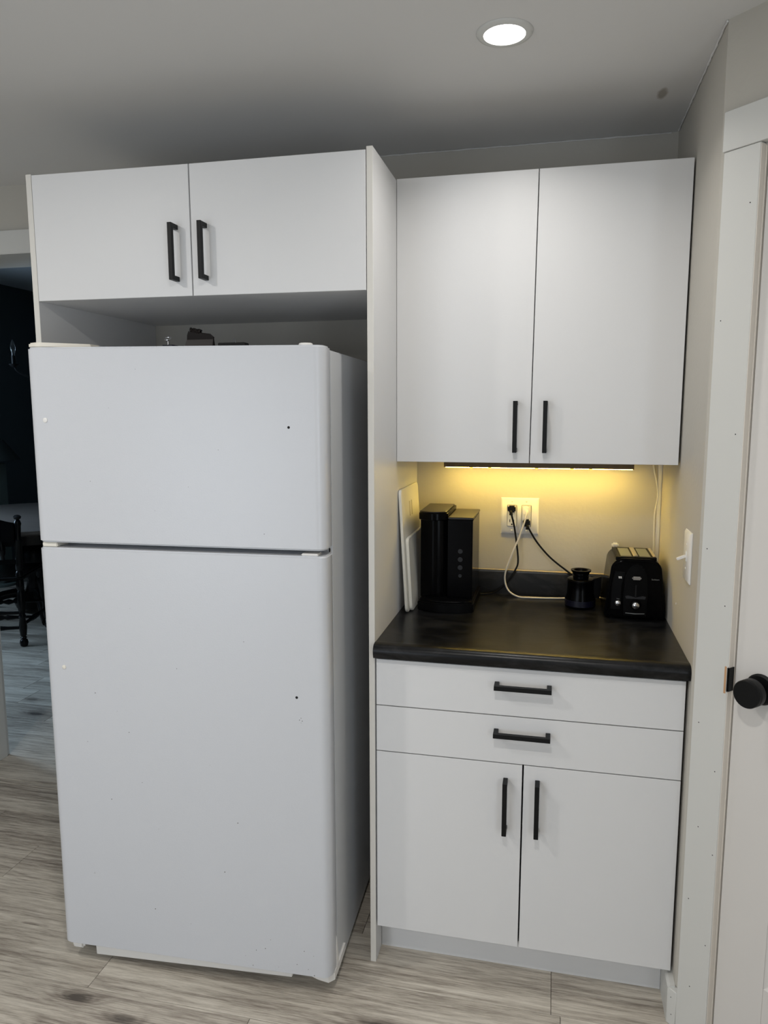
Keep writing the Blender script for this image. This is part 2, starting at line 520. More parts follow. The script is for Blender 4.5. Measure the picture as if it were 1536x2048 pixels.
# the door
dl = C0.copy()
door = thing('door_1', 'white moulded panel pantry door with black knob on the angled wall', None, C0, -PI / 4)
door['kind'] = 'structure'
bm = new()
O1 = .001; TH = .035      # local: x along, -y out of the wall
dz0, dz1 = .008, 2.034
st = .112
zr = [dz0, .243, .82, .97, 1.60, 1.72, 1.915, dz1]
mid = (D0 + D1) / 2
box(bm, D0, D0 + st, O1, O1 + TH, dz0, dz1, .001, 1); box(bm, D1 - st, D1, O1, O1 + TH, dz0, dz1, .001, 1)
for a, b in ((zr[0], zr[1]), (zr[2], zr[3]), (zr[4], zr[5]), (zr[6], zr[7])):
    box(bm, D0 + st, D1 - st, O1, O1 + TH, a, b)
box(bm, mid - .05, mid + .05, O1, O1 + TH, zr[1], zr[6])
obj('door_frame', bm, M_DOORP, door, local=True)
for a, b in ((zr[1], zr[2]), (zr[3], zr[4]), (zr[5], zr[6])):
    for p, q in ((D0 + st, mid - .05), (mid + .05, D1 - st)):
        bm = new()
        vs = []
        for i, dpt in ((0, .0005), (.012, .010), (.022, .010), (.045, .003)):
            vs.append([bm.verts.new((x, O1 + dpt, z)) for x, z in ((p + i, a + i), (q - i, a + i), (q - i, b - i), (p + i, b - i))])
        for r0, r1 in zip(vs, vs[1:]):
            for k in range(4): bm.faces.new((r0[k], r0[(k + 1) % 4], r1[(k + 1) % 4], r1[k]))
        bm.faces.new(vs[-1])
        bmesh.ops.recalc_face_normals(bm, faces=bm.faces[:])
        if bm.faces[-1].normal.y > 0: bmesh.ops.reverse_faces(bm, faces=bm.faces[:])
        obj('panel', bm, M_DOORP, door, local=True)
KS, KZ = .1665, .918
bm = new(); lathe(bm, [(0, 0), (.0335, 0), (.0335, -.004), (.030, -.0075), (0, -.0075)], (KS, O1, KZ), 'y', 40)
kr = obj('knob_rosette', bm, M_BLACK, door, local=True)
bm = new(); lathe(bm, [(.0, -.006), (.013, -.006), (.013, -.022), (.020, -.028), (.0285, -.030), (.0300, -.032), (.0300, -.046), (.0285, -.0475), (.0300, -.049), (.0300, -.055), (.0285, -.057), (.0, -.057)], (KS, O1, KZ), 'y', 40)
obj('door_knob', bm, M_BLACK, door, local=True)

# baseboards
bm = new()
prism(bm, [(XW, 0), (XW, .100), (XW - .012, .100), (XW - .0175, .094), (XW - .0175, 0)], 'y', -.542, YC - .0072)
b = struct('baseboard_right', bm, M_TRIM)
bm = new(); ang(bm, -.0072, .0183, 0, .0175, 0, .096, .0015)
bb2 = struct('baseboard_angled', bm, M_TRIM)
bm = new()
for s, z in ((.003, .075), (.006, .030)): ang(bm, s - .001, s + .001, .0174, .0178, z - .001, z + .001)
tag(obj('nail_hole', bm, M_HOLE, bb2), kind='stuff')
# narrow filler strip in the back right corner under the wall cabinet
bm = new(); box(bm, XW - .013, XW - .0005, -.012, -.0005, .9945, 1.3715, .002)
struct('trim_11', bm, M_CREAM)
# rough caulk line where the ceiling meets the walls of the nook
bm = new(); random.seed(9)
tube(bm, [(XW - .002 - random.uniform(0, .0012), -.02 - .62 * k / 60, H - .002 - random.uniform(0, .0015)) for k in range(61)], [random.uniform(.0012, .0032) for _ in range(61)], 6)
struct('trim_12', bm, M_CEIL)
bm = new()
tube(bm, [(XW - .02 - .9 * k / 60, -.002, H - .002 - random.uniform(0, .0012)) for k in range(61)], [random.uniform(.001, .0026) for _ in range(61)], 6)
struct('trim_13', bm, M_CEIL)

# ------------------------------------------------------------------ shared handle (bar pull), origin at its centre on the door face
HL = .140


def handle_mesh(vertical):
    bm = new(); h = HL / 2; t = .0058; so = .030
    if vertical:
        pts = [(-h, 0), (-h, -so - .006), (h, -so - .006), (h, 0), (h - .0116, 0), (h - .0116, -so + .0055), (-h + .0116, -so + .0055), (-h + .0116, 0)]
        prism(bm, [(p[1], p[0]) for p in pts], 'x', -t, t, .0007, 1)
    else:
        pts = [(-h, 0), (-h, -so - .006), (h, -so - .006), (h, 0), (h - .0116, 0), (h - .0116, -so + .0055), (-h + .0116, -so + .0055), (-h + .0116, 0)]
        prism(bm, pts, 'z', -t, t, .0007, 1)
    me = bpy.data.meshes.new('handle_v' if vertical else 'handle_h'); bm.to_mesh(me); bm.free(); me.materials.append(M_BLACK)
    return me


HV, HH = handle_mesh(True), handle_mesh(False)


def front(name, root, xz, y0, y1, hpos=None, vertical=True, m=M_MEL):
    """door or drawer front from four (x, z) corners, world coordinates; y0 is the face"""
    bm = new(); prism(bm, xz, 'y', y0, y1, .0008, 1)
    o = obj(name, bm, m, root)
    if hpos:
        r = root.location
        share('handle', HV if vertical else HH, o, (hpos[0] - r.x, y0 - r.y, hpos[1] - r.z))
    return o


def rect(x0, x1, z0, z1):
    return [(x0, z0), (x1, z0), (x1, z1), (x0, z1)]


# ------------------------------------------------------------------ refrigerator cabinet (tall side panels and top cabinet)
ZP = 2.1365; DP = -.6082
rc = thing('refrigerator_cabinet', 'white tall refrigerator surround with two-door top cabinet and side panels', 'cabinet', (-.46, 0, 0))
for x0, x1 in ((-.9369, -.9206), (-.0010, .0145)):
    bm = new(); box(bm, x0, x1, DP, -.001, 0, ZP, .0006, 1); p = obj('side_panel', bm, M_MEL, rc)
    bm = new(); box(bm, x0, x1, DP - .0012, DP - .0001, 0, ZP, .0003, 1); obj('edge_band', bm, M_MELEDGE, p)
bm = new()
box(bm, -.9204, -.0012, -.592, -.001, 1.8085, 1.8245)
box(bm, -.9204, -.0012, -.592, -.001, 2.115, 2.131)
box(bm, -.9204, -.0012, -.020, -.001, 1.8246, 2.1149)
obj('carcass', bm, M_MEL, rc)
front('door', rc, [(-.9190, 1.8085), (-.4650, 1.8065), (-.4655, 2.1300), (-.9190, 2.1335)], -.6105, -.5925, (-.5045, 1.913))
front('door', rc, [(-.4618, 1.8065), (-.0030, 1.8040), (-.0030, 2.1290), (-.4623, 2.1300)], -.6105, -.5925, (-.4235, 1.913))

# ------------------------------------------------------------------ base cabinet
bc = thing('base_cabinet', 'white base cabinet with two drawers above two doors under black counter', 'cabinet', (.4, -.3, 0))
bm = new(); box(bm, .0155, .0315, -.593, -.004, .100, .8785); box(bm, .766, .7785, -.593, -.004, .100, .8785)
box(bm, .0315, .766, -.593, -.004, .100, .116); box(bm, .0315, .766, -.020, -.004, .116, .8785); box(bm, .0315, .766, -.593, -.10, .862, .8785)
obj('carcass', bm, M_MEL, bc)
bm = new(); box(bm, .0155, .766, -.541, -.525, .0005, .0995); obj('toe_kick', bm, M_MEL, bc)
for z0, z1, hz in ((.7475, .8716, .830), (.6212, .7448, .7055)):
    front('drawer', bc, rect(.0190, .7772, z0, z1), -.6120, -.5935, (.396, hz), False)
front('door', bc, [(.0190, .1127), (.3975, .1127), (.3990, .6185), (.0190, .6185)], -.6120, -.5935, (.3578, .511))
front('door', bc, [(.4012, .1127), (.7772, .1127), (.7772, .6185), (.4030, .6185)], -.6120, -.5935, (.4375, .513))

# ------------------------------------------------------------------ countertop with coved front and backsplash
ct = thing('countertop', 'black slate-look laminate countertop with rolled front edge and low backsplash', 'countertop', (.4, -.3, .8788))
ZC, YF = .914, -.634
prof = [(-.0205, ZC), (YF + .045, ZC), (YF + .034, ZC + .0008), (YF + .026, ZC + .0018), (YF + .018, ZC + .0010)]
for k in range(1, 8):
    a = PI / 2 * k / 7
    prof.append((YF + .018 - .018 * math.sin(a), ZC - .017 + .018 * math.cos(a)))
prof += [(YF + .0005, ZC - .024), (YF + .004, ZC - .0345), (YF + .020, ZC - .0352), (-.0205, ZC - .0352)]
bm = new(); prism(bm, prof, 'x', .0150, .7835)
for f in bm.faces: f.smooth = True
obj('worktop', bm, M_SLATE, ct)
bm = new(); prism(bm, [(-.0205, .8788), (-.0205, .985), (-.0175, .9915), (-.012, .9935), (-.0008, .9935), (-.0008, .8788)], 'x', .0150, .7835)
obj('backsplash', bm, M_SLATE, ct)
bm = new(); tube(bm, [(.0155, -.0120, .9935), (.40, -.0122, .9938), (.783, -.0120, .9935)], .0026, 8); obj('edge_highlight', bm, mat('edge_highlight_beige', (196, 178, 140), 0.4), ct)  # beige bead stands in for the light bar's highlight on the glossy edge

# ------------------------------------------------------------------ wall cabinet
wc = thing('wall_cabinet', 'white two-door wall cabinet above the black counter', 'cabinet', (.4, -.16, 1.367))
bm = new(); box(bm, .0155, .0315, -.3145, -.001, 1.3725, 2.1375); box(bm, .760, .775, -.3145, -.001, 1.3725, 2.1375)
box(bm, .0315, .760, -.3145, -.001, 1.3725, 1.3885); box(bm, .0315, .760, -.3145, -.001, 2.1215, 2.1375); box(bm, .0315, .760, -.018, -.001, 1.3885, 2.1215)
obj('carcass', bm, M_MEL, wc)
front('door', wc, [(.0152, 1.3665), (.3885, 1.3665), (.3965, 2.1400), (.0152, 2.1400)], -.3330, -.3150, (.3495, 1.467))
front('door', wc, [(.3908, 1.3665), (.7775, 1.3665), (.7795, 2.1400), (.3988, 2.1400)], -.3330, -.3150, (.4295, 1.467))

# ------------------------------------------------------------------ under-cabinet light
ul = thing('under_cabinet_light', 'bronze ribbed light bar glowing warm under the wall cabinet with white cord', 'light', (.41, -.2, 1.372))
bm = new(); prism(bm, [(-.1150, 1.3722), (-.1150, 1.3365), (-.0680, 1.3365), (-.0660, 1.3722)], 'x', .1200, .6890); obj('housing', bm, M_BRONZE, ul)
bm = new(); prism(bm, [(-.0890, 1.3364), (-.0880, 1.3345), (-.0850, 1.3332), (-.0750, 1.3332), (-.0710, 1.3345), (-.0700, 1.3364)], 'x', .1215, .6875); obj('diffuser', bm, M_LED, ul)
bm = new(); lathe(bm, [(0, -.0036), (.0035, -.0031), (.0052, -.0016), (.0056, 0)], (0, 0, 0), 'z', 12)
me = bpy.data.meshes.new('led_dome'); bm.to_mesh(me); bm.free(); me.materials.append(mat('led_dome_lens', (255, 217, 108), 0.3, emit=1.2))
for x in (.205, .262, .405, .510, .565):
    share('led_dome', me, ul, (x - .41, -.1040 + .2, 1.3365 - 1.372))
bm = new()
tube(bm, catmull([(.374, -.036, 1.198), (.3765, -.048, 1.183), (.357, -.045, 1.116), (.331, -.045, 1.049), (.312, -.045, .983), (.3215, -.047, .938), (.353, -.055, .9178), (.394, -.062, .9175), (.456, -.056, .9175), (.505, -.046, .9180), (.56, -.040, .922), (.612, -.036, .9235), (.652, -.034, .96), (.652, -.030, 1.04), (.648, -.026, 1.093), (.66, -.026, 1.05), (.70, -.026, .95), (.745, -.030, .94), (.766, -.027, .99), (.767, -.018, 1.02), (.767, -.014, 1.087), (.766, -.010, 1.187), (.773, -.010, 1.258), (.7575, -.010, 1.335), (.754, -.016, 1.366), (.740, -.06, 1.3695), (.725, -.08, 1.367), (.690, -.09, 1.362)], 8), .0027, 8)
obj('power_cord', bm, M_WCORD, ul)
bm = new(); prism(bm, [(.364, -.034), (.367, -.0148), (.381, -.0148), (.384, -.034)], 'z', 1.188, 1.206, .003, 2); lathe(bm, [(.0075, 0), (.0085, .006), (.006, .016)], (.374, -.0325, 1.1815), 'z', 12)
obj('plug', bm, M_WHITEP, ul)
bm = new(); box(bm, .640, .662, -.033, -.019, 1.085, 1.101, .005, 3); obj('inline_switch', bm, M_WHITEP, ul)

# ------------------------------------------------------------------ double outlet on the backsplash wall
ou = thing('wall_outlet', 'white double-gang wall outlet plate with three plugs in it', 'outlet', (.353, 0, 1.172))
bm = new()
px0, px1, pz0, pz1 = .2925, .4135, 1.1130, 1.2315
vs = []
for i, y in ((0, -.0005), (0, -.0022), (.0055, -.0068)):
    vs.append([bm.verts.new((x, y, z)) for x, z in ((px0 + i, pz0 + i), (px1 - i, pz0 + i), (px1 - i, pz1 - i), (px0 + i, pz1 - i))])
for a, b in zip(vs, vs[1:]):
    for k in range(4): bm.faces.new((a[k], a[(k + 1) % 4], b[(k + 1) % 4], b[k]))
bm.faces.new(vs[-1]); bm.faces.new(vs[0][::-1]); bmesh.ops.recalc_face_normals(bm, faces=bm.faces[:])
obj('cover_plate', bm, M_WHITEP, ou)
for xc in (.3285, .3745):
    bm = new(); box(bm, xc - .0155, xc + .0155, -.0094, -.0066, 1.138, 1.209, .0022, 2)
    r = obj('receptacle', bm, M_WHITEP, ou)
    for zc in (1.1925, 1.1535):
        for dx, hh in ((-.0065, .0045), (.0065, .0036)):
            bm = new(); box(bm, xc + dx - .0011, xc + dx + .0011, -.00965, -.0092, zc + .003 - hh, zc + .003 + hh); obj('slot', bm, M_HOLE, r)
        bm = new(); lathe(bm, [(.0026, -.00025), (.0026, 0)], (xc, -.0094, zc - .0085), 'y', 10); obj('ground_slot', bm, M_HOLE, r)
    for z in (1.2205, 1.1245):
        bm = new(); lathe(bm, [(.0032, 0), (.0030, -.0010), (.0018, -.0016), (0, -.0016)], (xc, -.0067, z), 'y', 12); obj('screw', bm, M_WHITEP, ou)

# ------------------------------------------------------------------ light switch on the right wall
sw = thing('light_switch', 'white toggle light switch plate on the wall right of the toaster', 'switch', (XW, -.519, 1.158))
bm = new(); vs = []
for i, d in ((0, .0005), (0, .003), (.0055, .0068)):
    vs.append([bm.verts.new((XW - d, y, z)) for y, z in ((-.4785 - i, 1.0945 + i), (-.5590 + i, 1.0945 + i), (-.5590 + i, 1.2195 - i), (-.4785 - i, 1.2195 - i))])
for a, b in zip(vs, vs[1:]):
    for k in range(4): bm.faces.new((a[k], a[(k + 1) % 4], b[(k + 1) % 4], b[k]))
bm.faces.new(vs[-1]); bm.faces.new(vs[0][::-1]); bmesh.ops.recalc_face_normals(bm, faces=bm.faces[:])
obj('cover_plate', bm, M_WHITEP, sw)
bm = new(); box(bm, XW - .0085, XW - .0062, -.5250, -.5130, 1.145, 1.170, .0008, 1); obj('toggle_frame', bm, M_WHITEP, sw)
bm = new(); box(bm, -.0225, 0, -.0042, .0042, -.0032, .0032, .0010, 2)
bm.transform(Matrix.Translation((XW - .0075, -.519, 1.158)) @ Matrix.Rotation(math.radians(-24), 4, 'Y'))
obj('toggle', bm, M_WHITEP, sw)
for z in (1.187, 1.127):
    bm = new(); lathe(bm, [(.0032, 0), (.003, -.001), (0, -.0015)], (XW - .0066, -.519, z), 'x', 12); obj('screw', bm, M_WHITEP, sw)
bm = new(); lathe(bm, [(.0030, 0), (.0026, -.0012), (0, -.0016)], (XW - .0001, -.372, 1.0), 'x', 10)
tag(obj('wall_anchor', bm, M_WHITEP), 'tiny white screw anchor in the wall below the light switch', 'anchor')

# ------------------------------------------------------------------ refrigerator
FA = .0382
FR = Vector((-.8245, -.8028, 0)); FW = .7616
fr = thing('refrigerator', 'white top-freezer refrigerator without handles standing in the white surround', 'refrigerator', FR, FA)


def fdoor(z0, z1, dz=(0, 0)):
    """slab with rounded front corners; dz lifts the top left / top right corners"""
    R = .024; pts = [(FW - .002, .062), (.002, .062), (0, .058)]
    for k in range(7):
        a = PI + PI / 2 * k / 6; pts.append((R + R * math.cos(a), R + R * math.sin(a)))
    for k in range(7):
        a = 1.5 * PI + PI / 2 * k / 6; pts.append((FW - R + R * math.cos(a), R + R * math.sin(a)))
    pts.append((FW, .058))
    bm = new(); prism(bm, pts, 'z', z0, z1, .004, 3)
    for v in bm.verts:
        if v.co.z > (z0 + z1) / 2: v.co.z += dz[0] + (dz[1] - dz[0]) * v.co.x / FW
    for f in bm.faces: f.smooth = True
    return bm


fz = obj('freezer_door', fdoor(1.1825, 1.6640, (.0045, -.0030)), M_FRIDGE, fr, local=True)
fd = obj('refrigerator_door', fdoor(.0630, 1.1690), M_FRIDGE, fr, local=True)
bm = new(); box(bm, .003, FW - .003, .071, .70, .020, 1.655, .004, 2); obj('body', bm, M_FRIDGESIDE, fr, local=True)
bm = new(); box(bm, .012, FW - .012, .062, .0712, .075, 1.162, 0); box(bm, .012, FW - .012, .062, .0712, 1.190, 1.652, 0)
obj('door_gasket', bm, M_GASKET, fr, local=True)
bm = new(); box(bm, .010, .052, .008, .060, 1.1695, 1.1815, .002, 2); obj('centre_hinge', bm, M_CREAM, fr, local=True)
bm = new(); box(bm, FW - .062, FW - .020, .004, .040, 1.1690, 1.1745, .002, 2); obj('hinge_hole_cover', bm, M_WHITEP, fr, local=True)
bm = new(); lathe(bm, [(.005, -.002), (.005, 0)], (FW - .0025, .048, 1.177), 'x', 10); obj('hinge_hole', bm, M_HOLE, fr, local=True)
bm = new(); prism(bm, [(.006, .012), (.028, .002), (.045, .002), (.135, .075), (.135, .12), (.006, .12)], 'z', 1.6672, 1.6800, .003, 2); obj('top_hinge_cover', bm, M_CREAM, fr, local=True)
bm = new(); lathe(bm, [(.0165, 0), (.0165, .005), (.0145, .007), (0, .007)], (.712, .030, 1.6605), 'z', 20); obj('top_cap', bm, M_WHITEP, fr, local=True)
bm = new(); prism(bm, [(.028, .062), (.055, .062), (.055, .020), (.030, .014)], 'x', .078, FW - .115, .002, 1)
for v in bm.verts: v.co.z += 0.020 * v.co.x / FW * (v.co.z < .05)
obj('kick_grille', bm, M_WHITEP, fr, local=True)
bm = new(); lathe(bm, [(.015, 0), (.017, .006), (.017, .018), (.012, .02), (.012, .030)], (.09, .12, 0), 'z', 20); f1 = obj('foot', bm, M_WHITEP, fr, local=True)
bm = new(); box(bm, .014, .050, .016, .060, .036, .0632, .006, 3); obj('lower_hinge_cap', bm, M_WHITEP, fr, local=True)
share('foot', f1.data, fr, (FW - .18, 0, 0))
share('foot', f1.data, fr, (0, .50, 0)); share('foot', f1.data, fr, (FW - .18, .50, 0))
bm = new()
prism(bm, [(FW - .12, .056), (FW - .045, .026), (FW - .014, .020), (FW + .0005, .034), (FW + .0015, .075), (FW + .0015, .145), (FW - .12, .145)], 'z', .034, .0625, .004, 3)
prism(bm, [(.052, .060), (.052, .150), (.066, .090), (.068, .062)], 'x', FW - .006, FW + .0018, .001, 1)
smooth(bm)
obj('lower_hinge_cover', bm, M_WHITEP, fr, local=True)
# plugs and open screw holes in the door fronts
def fpoint(u, z, r, m, name, par, h=.0008):
    bm = new(); lathe(bm, [(r, .0004), (r, -h * .6), (r * .8, -h), (0, -h)], (u, 0, z), 'y', 14); obj(name, bm, m, par, local=True)


fpoint(.0465, 1.4905, .0062, M_WHITEP, 'screw_plug', fz, .002); fpoint(.676, 1.4735, .0032, M_HOLE, 'screw_hole', fz, .0003)
fpoint(.0555, .8545, .0055, M_CREAM, 'screw_plug', fd, .002); fpoint(.683, .8165, .0034, M_HOLE, 'screw_hole', fd, .0003)
bm = new(); random.seed(12)
chips = [(.693, .764), (.689, .759), (.696, .757), (.693, .752), (.108, .285), (.108, .282), (.60, .155), (.585, .128), (.56, .12), (.69, .135), (.67, .095), (.55, .075), (.62, .08), (.70, .085), (.715, .125), (.716, .070), (.53, .10), (.14, .79), (.20, .745), (.23, .69), (.11, .655), (.26, .555), (.17, .50), (.30, .43), (.45, .62), (.52, .47), (.37, .87), (.25, 1.02), (.48, .33), (.28, .20), (.38, .17), (.55, .95)]
for u, z in chips:
    r = random.uniform(.0006, .0016); lathe(bm, [(r, .0003), (r * .9, -.00025)], (u, 0, z), 'y', 7)
tag(obj('paint_chip', bm, M_CHIP, fd, local=True), kind='stuff')
bm = new()
for u, z in [(.295, 1.612), (.50, 1.42), (.16, 1.34), (.33, 1.27), (.61, 1.22), (.22, 1.52), (.42, 1.33)]:
    r = random.uniform(.0006, .0013); lathe(bm, [(r, .0003), (r * .9, -.00025)], (u, 0, z), 'y', 7)
tag(obj('paint_chip', bm, M_CHIP, fz, local=True), kind='stuff')

# ------------------------------------------------------------------ things on top of the refrigerator
ZF = 1.6555
cl = thing('hair_clip', 'dark brown claw clip standing on top of the refrigerator', 'clip', (-.462, -.585, ZF))
for sgn in (-1, 1):
    bm = new()
    pts = [(-.045, 0), (-.033, .056), (-.028, .066), (.030, .058), (.040, .050), (.041, 0), (.033, 0), (.030, .018), (.014, .010), (-.012, .014), (-.028, .022), (-.034, 0)]
    prism(bm, pts, 'y', -.003, .003, .001, 1)
    bm.transform(Matrix.Translation((0, sgn * .012, .001)) @ Matrix.Rotation(sgn * .28, 4, 'X'))
    obj('jaw', bm, M_BROWN, cl, local=True)
bm = new(); random.seed(3)
tube(bm, [(-.026 + .030 * k / 60, .008 * math.sin(k * .85), .0665 - .006 * k / 60 + .0065 * math.cos(k * .85) + random.uniform(-.0012, .0012)) for k in range(61)], .0022, 6)
obj('spring', bm, M_BROWN, cl, local=True)
kb = thing('key_box', 'small navy box with a bright metal ring on the refrigerator top', 'box', (-.548, -.585, ZF))
bm = new(); box(bm, -.016, .018, -.02, .02, 0, .0300, .003, 2); obj('box_body', bm, M_NAVY, kb, local=True)
bm = new(); tube(bm, [(-.006 + .0085 * math.cos(2 * PI * k / 20), .006 * math.sin(2 * PI * k / 20), .0475 + .004 * math.sin(2 * PI * k / 20)) for k in range(20)], .0013, 6, True)
tube(bm, [(-.006, .0, .029), (-.006, .001, .0435)], .0015, 6); obj('ring', bm, M_CHROME, kb, local=True)
ws = thing('flat_strip', 'thin dark flat strip lying right of the claw clip on the refrigerator', 'strip', (-.36, -.585, ZF))
bm = new(); box(bm, -.044, .03, -.016, .016, 0, .0320, .002, 1); obj('strip_body', bm, M_HOLE, ws, local=True)
bm = new(); tube(bm, [(-.008, 0, .0315), (-.004, 0, .044), (0, 0, .0315)], .0012, 6); obj('wire_hook', bm, M_GASKET, ws, local=True)

# ------------------------------------------------------------------ cutting boards leaning on the tall panel
def board(name, label, y0, y1, hgt, th, x_bot, x_top, slots):
    """board leaning towards -x; x_bot/x_top are its left face at foot and top"""
    lean = math.atan2(x_bot - x_top, hgt)
    t = thing(name, label, 'cutting board', (x_bot, (y0 + y1) / 2, ZC), 0, 'white cutting boards')
    bm = new(); hw = (y1 - y0) / 2
    r = .018; pts = []
    for cx, cz, a0 in ((hw - r, r, -PI / 2), (hw - r, hgt - r, 0), (-hw + r, hgt - r, PI / 2), (-hw + r, r, PI)):
        for k in range(5):
            a = a0 + PI / 2 * k / 4; pts.append((cx + r * math.cos(a), cz + r * math.sin(a)))
    prism(bm, pts, 'x', 0, th, .0015, 2)
    rot = Matrix.Rotation(-lean, 4, 'Y')
    bm.transform(rot)
    bot = min(v.co.z for v in bm.verts)
    lift = Matrix.Translation((0, 0, -bot + .0002)); bm.transform(lift)
    obj('board', bm, M_BOARD, t, local=True)
    if slots:
        for yy, ln in ((-.018, .046), (.012, .046)):
            bm = new(); box(bm, th - .001, th + .0012, yy - .006, yy + .006, hgt - .045 - ln, hgt - .045, .0008, 1); bm.transform(lift @ rot); obj('grip_slot', bm, mat('board_slot', (186, 178, 156), 0.6), t, local=True)
    return t


board('cutting_board', 'taller white plastic cutting board with grip slots leaning against the white panel', -.318, -.040, .368, .008, .0370, .0155, True)
board('cutting_board', 'shorter white plastic cutting board leaning in front of the taller one', -.296, -.045, .222, .009, .0462, .0328, False)

# ------------------------------------------------------------------ coffee maker
cm = thing('coffee_maker', 'slim black single-serve coffee maker with four round buttons beside cutting boards', 'coffee maker', (.147, -.16, ZC))


def arcfront(x0, x1, yf, yb, bulge, r=.012, n=8):
    pts = [(x1, yb), (x0, yb)]
    for k in range(n + 1):
        t = k / n; pts.append((x0 + (x1 - x0) * t, yf - bulge * math.sin(PI * t) ** 0.8))
    return pts


bm = new(); prism(bm, arcfront(.0660, .2340, -.272, -.045, .026), 'z', ZC + .0005, ZC + .030, .004, 2); obj('base', bm, M_SBLACK, cm)
bm = new(); prism(bm, arcfront(.0740, .2260, -.268, -.215, .020), 'z', ZC + .0302, ZC + .034, .001, 1)
for k in range(6): box(bm, .09, .21, -.280 + k * .010, -.276 + k * .010, ZC + .034, ZC + .0352)
obj('drip_tray', bm, M_SBLACK, cm)
bm = new(); prism(bm, arcfront(.0665, .1500, -.222, -.045, .018), 'z', ZC + .0302, 1.186, .002, 1); obj('brew_column', bm, M_GBLACK, cm)
bm = new(); prism(bm, arcfront(.0640, .1520, -.238, -.045, .022), 'z', 1.1862, 1.2085, .002, 1); h = obj('brew_head', bm, M_GBLACK, cm)
bm = new(); prism(bm, arcfront(.0660, .1470, -.236, -.050, .021), 'z', 1.2086, 1.2125, .0012, 1); obj('lid', bm, M_LIDBR, cm)
bm = new(); box(bm, .1525, .2270, -.246, -.045, ZC + .0302, 1.190, .003, 2); cbk = obj('control_tower', bm, M_GBLACK, cm)
bm = new(); box(bm, .1530, .2290, -.247, -.045, 1.1902, 1.1965, .0015, 1); obj('reservoir_lid', bm, M_LIDBR, cm)
for z, r in ((1.094, .0072), (1.069, .0074), (1.0445, .0074), (1.0195, .0055)):
    bm = new(); lathe(bm, [(r, .001), (r, -.0004), (r * .85, -.0009), (r * .5, -.0004), (0, -.0004)], (.1905, -.246, z), 'y', 20); obj('button', bm, M_GREYBTN, cbk)
bm = new()
tube(bm, catmull([(.327, -.036, 1.193), (.3285, -.042, 1.183), (.340, -.034, 1.13), (.352, -.034, 1.035), (.343, -.036, .998), (.315, -.038, .955), (.280, -.040, .924), (.250, -.042, .9175), (.228, -.048, .9185), (.215, -.06, .925)], 8), .0030, 8)
obj('power_cord', bm, M_RUBBER, cm)
bm = new(); box(bm, .3160, .3405, -.034, -.0098, 1.1865, 1.2075, .004, 2); lathe(bm, [(.006, 0), (.0045, .012)], (.327, -.036, 1.179), 'z', 10); obj('plug', bm, M_RUBBER, cm)

# ------------------------------------------------------------------ small black appliance base
bl = thing('blender_base', 'small black cylindrical appliance base with flared screw neck left of the toaster', 'appliance', (.546, -.128, ZC))
bm = new(); lathe(bm, [(0, .0005), (.043, .0005), (.045, .004), (.045, .030), (.0405, .044), (.0395, .078), (.0405, .084), (.0395, .0885), (.036, .0905), (0, .0905)], (0, 0, 0), 'z', 36); obj('body', bm, M_GBLACK, bl, local=True)
bm = new(); lathe(bm, [(.0405, .0835), (.0412, .085), (.0405, .0865), (.040, .085)], (0, 0, 0), 'z', 36); obj('trim_ring', bm, M_SBLACK, bl, local=True)
bm = new(); lathe(bm, [(.0235, .0905), (.0235, .098), (.0255, .099), (.0235, .1005), (.0235, .104), (.0255, .105), (.0250, .107), (.0300, .113), (.0305, .116), (.0270, .1165), (.0215, .1155), (.018, .108), (.006, .107), (.004, .112), (0, .112)], (0, 0, 0), 'z', 36); obj('neck', bm, M_GBLACK, bl, local=True)
bm = new(); prism(bm, [(.034, .030), (.056, .030), (.060, .060), (.060, .098), (.034, .089)], 'y', -.010, .030, .003, 2); obj('handle', bm, M_SBLACK, bl, local=True)
bm = new(); lathe(bm, [(.0457, .008), (.0457, .026), (.0452, .026), (.0452, .008)], (0, 0, 0), 'z', 36); obj('label_band', bm, M_NAVY, bl, local=True)

# ------------------------------------------------------------------ toaster
to = thing('toaster', 'black two-slot toaster with chrome knobs on the counter in the right corner', 'toaster', (.6935, -.15, ZC))
TF, TB = -.100, .100         # local front / back


def tsec(hw_b, hw_t, z0, z1, r):
    pts = []
    def cor(cx, cz, a0, rr):
        for k in range(7):
            a = a0 + PI / 2 * k / 6; pts.append((cx + rr * math.cos(a), cz + rr * math.sin(a)))
    cor(hw_b - .008, z0 + .008, -PI / 2, .008)
    cor(hw_t - r, z1 - r, 0, r); cor(-hw_t + r, z1 - r, PI / 2, r); cor(-hw_b + .008, z0 + .008, PI, .008)
    return pts


bm = new(); prism(bm, tsec(.0830, .0690, .006, .1765, .034), 'y', TF, TB, .014, 5)
for v in bm.verts:                       # gentle crown, front leans back
    v.co.z += .003 * max(0, 1 - (v.co.y / .11) ** 2) * (v.co.z / .17)
    v.co.x *= 1 + .035 * (1 - (v.co.y / .11) ** 2)
smooth(bm); obj('body', bm, M_GBLACK, to, local=True)
bm = new()
box(bm, -.056, .056, -.078, .078, .1700, .1797, .0006, 1); tr = obj('top_frame', bm, M_SBLACK, to, local=True)
for x in (-.026, .026):
    bm = new(); prism(bm, [(x - .020, -.070), (x + .020, -.070), (x + .020, .070), (x - .020, .070)], 'z', .1795, .1798)
    s = obj('slot', bm, M_HOLE, to, local=True)
    bm = new(); box(bm, x - .015, x + .015, -.064, .064, .1796, .1800); obj('heating_plate', bm, M_GASKET, s, local=True)
bm = new(); box(bm, -.0065, .0065, -.067, .067, .1796, .1830, .001, 1); obj('centre_bridge', bm, mat('brushed_steel', (196, 186, 168), 0.35, metal=0.7), to, local=True)
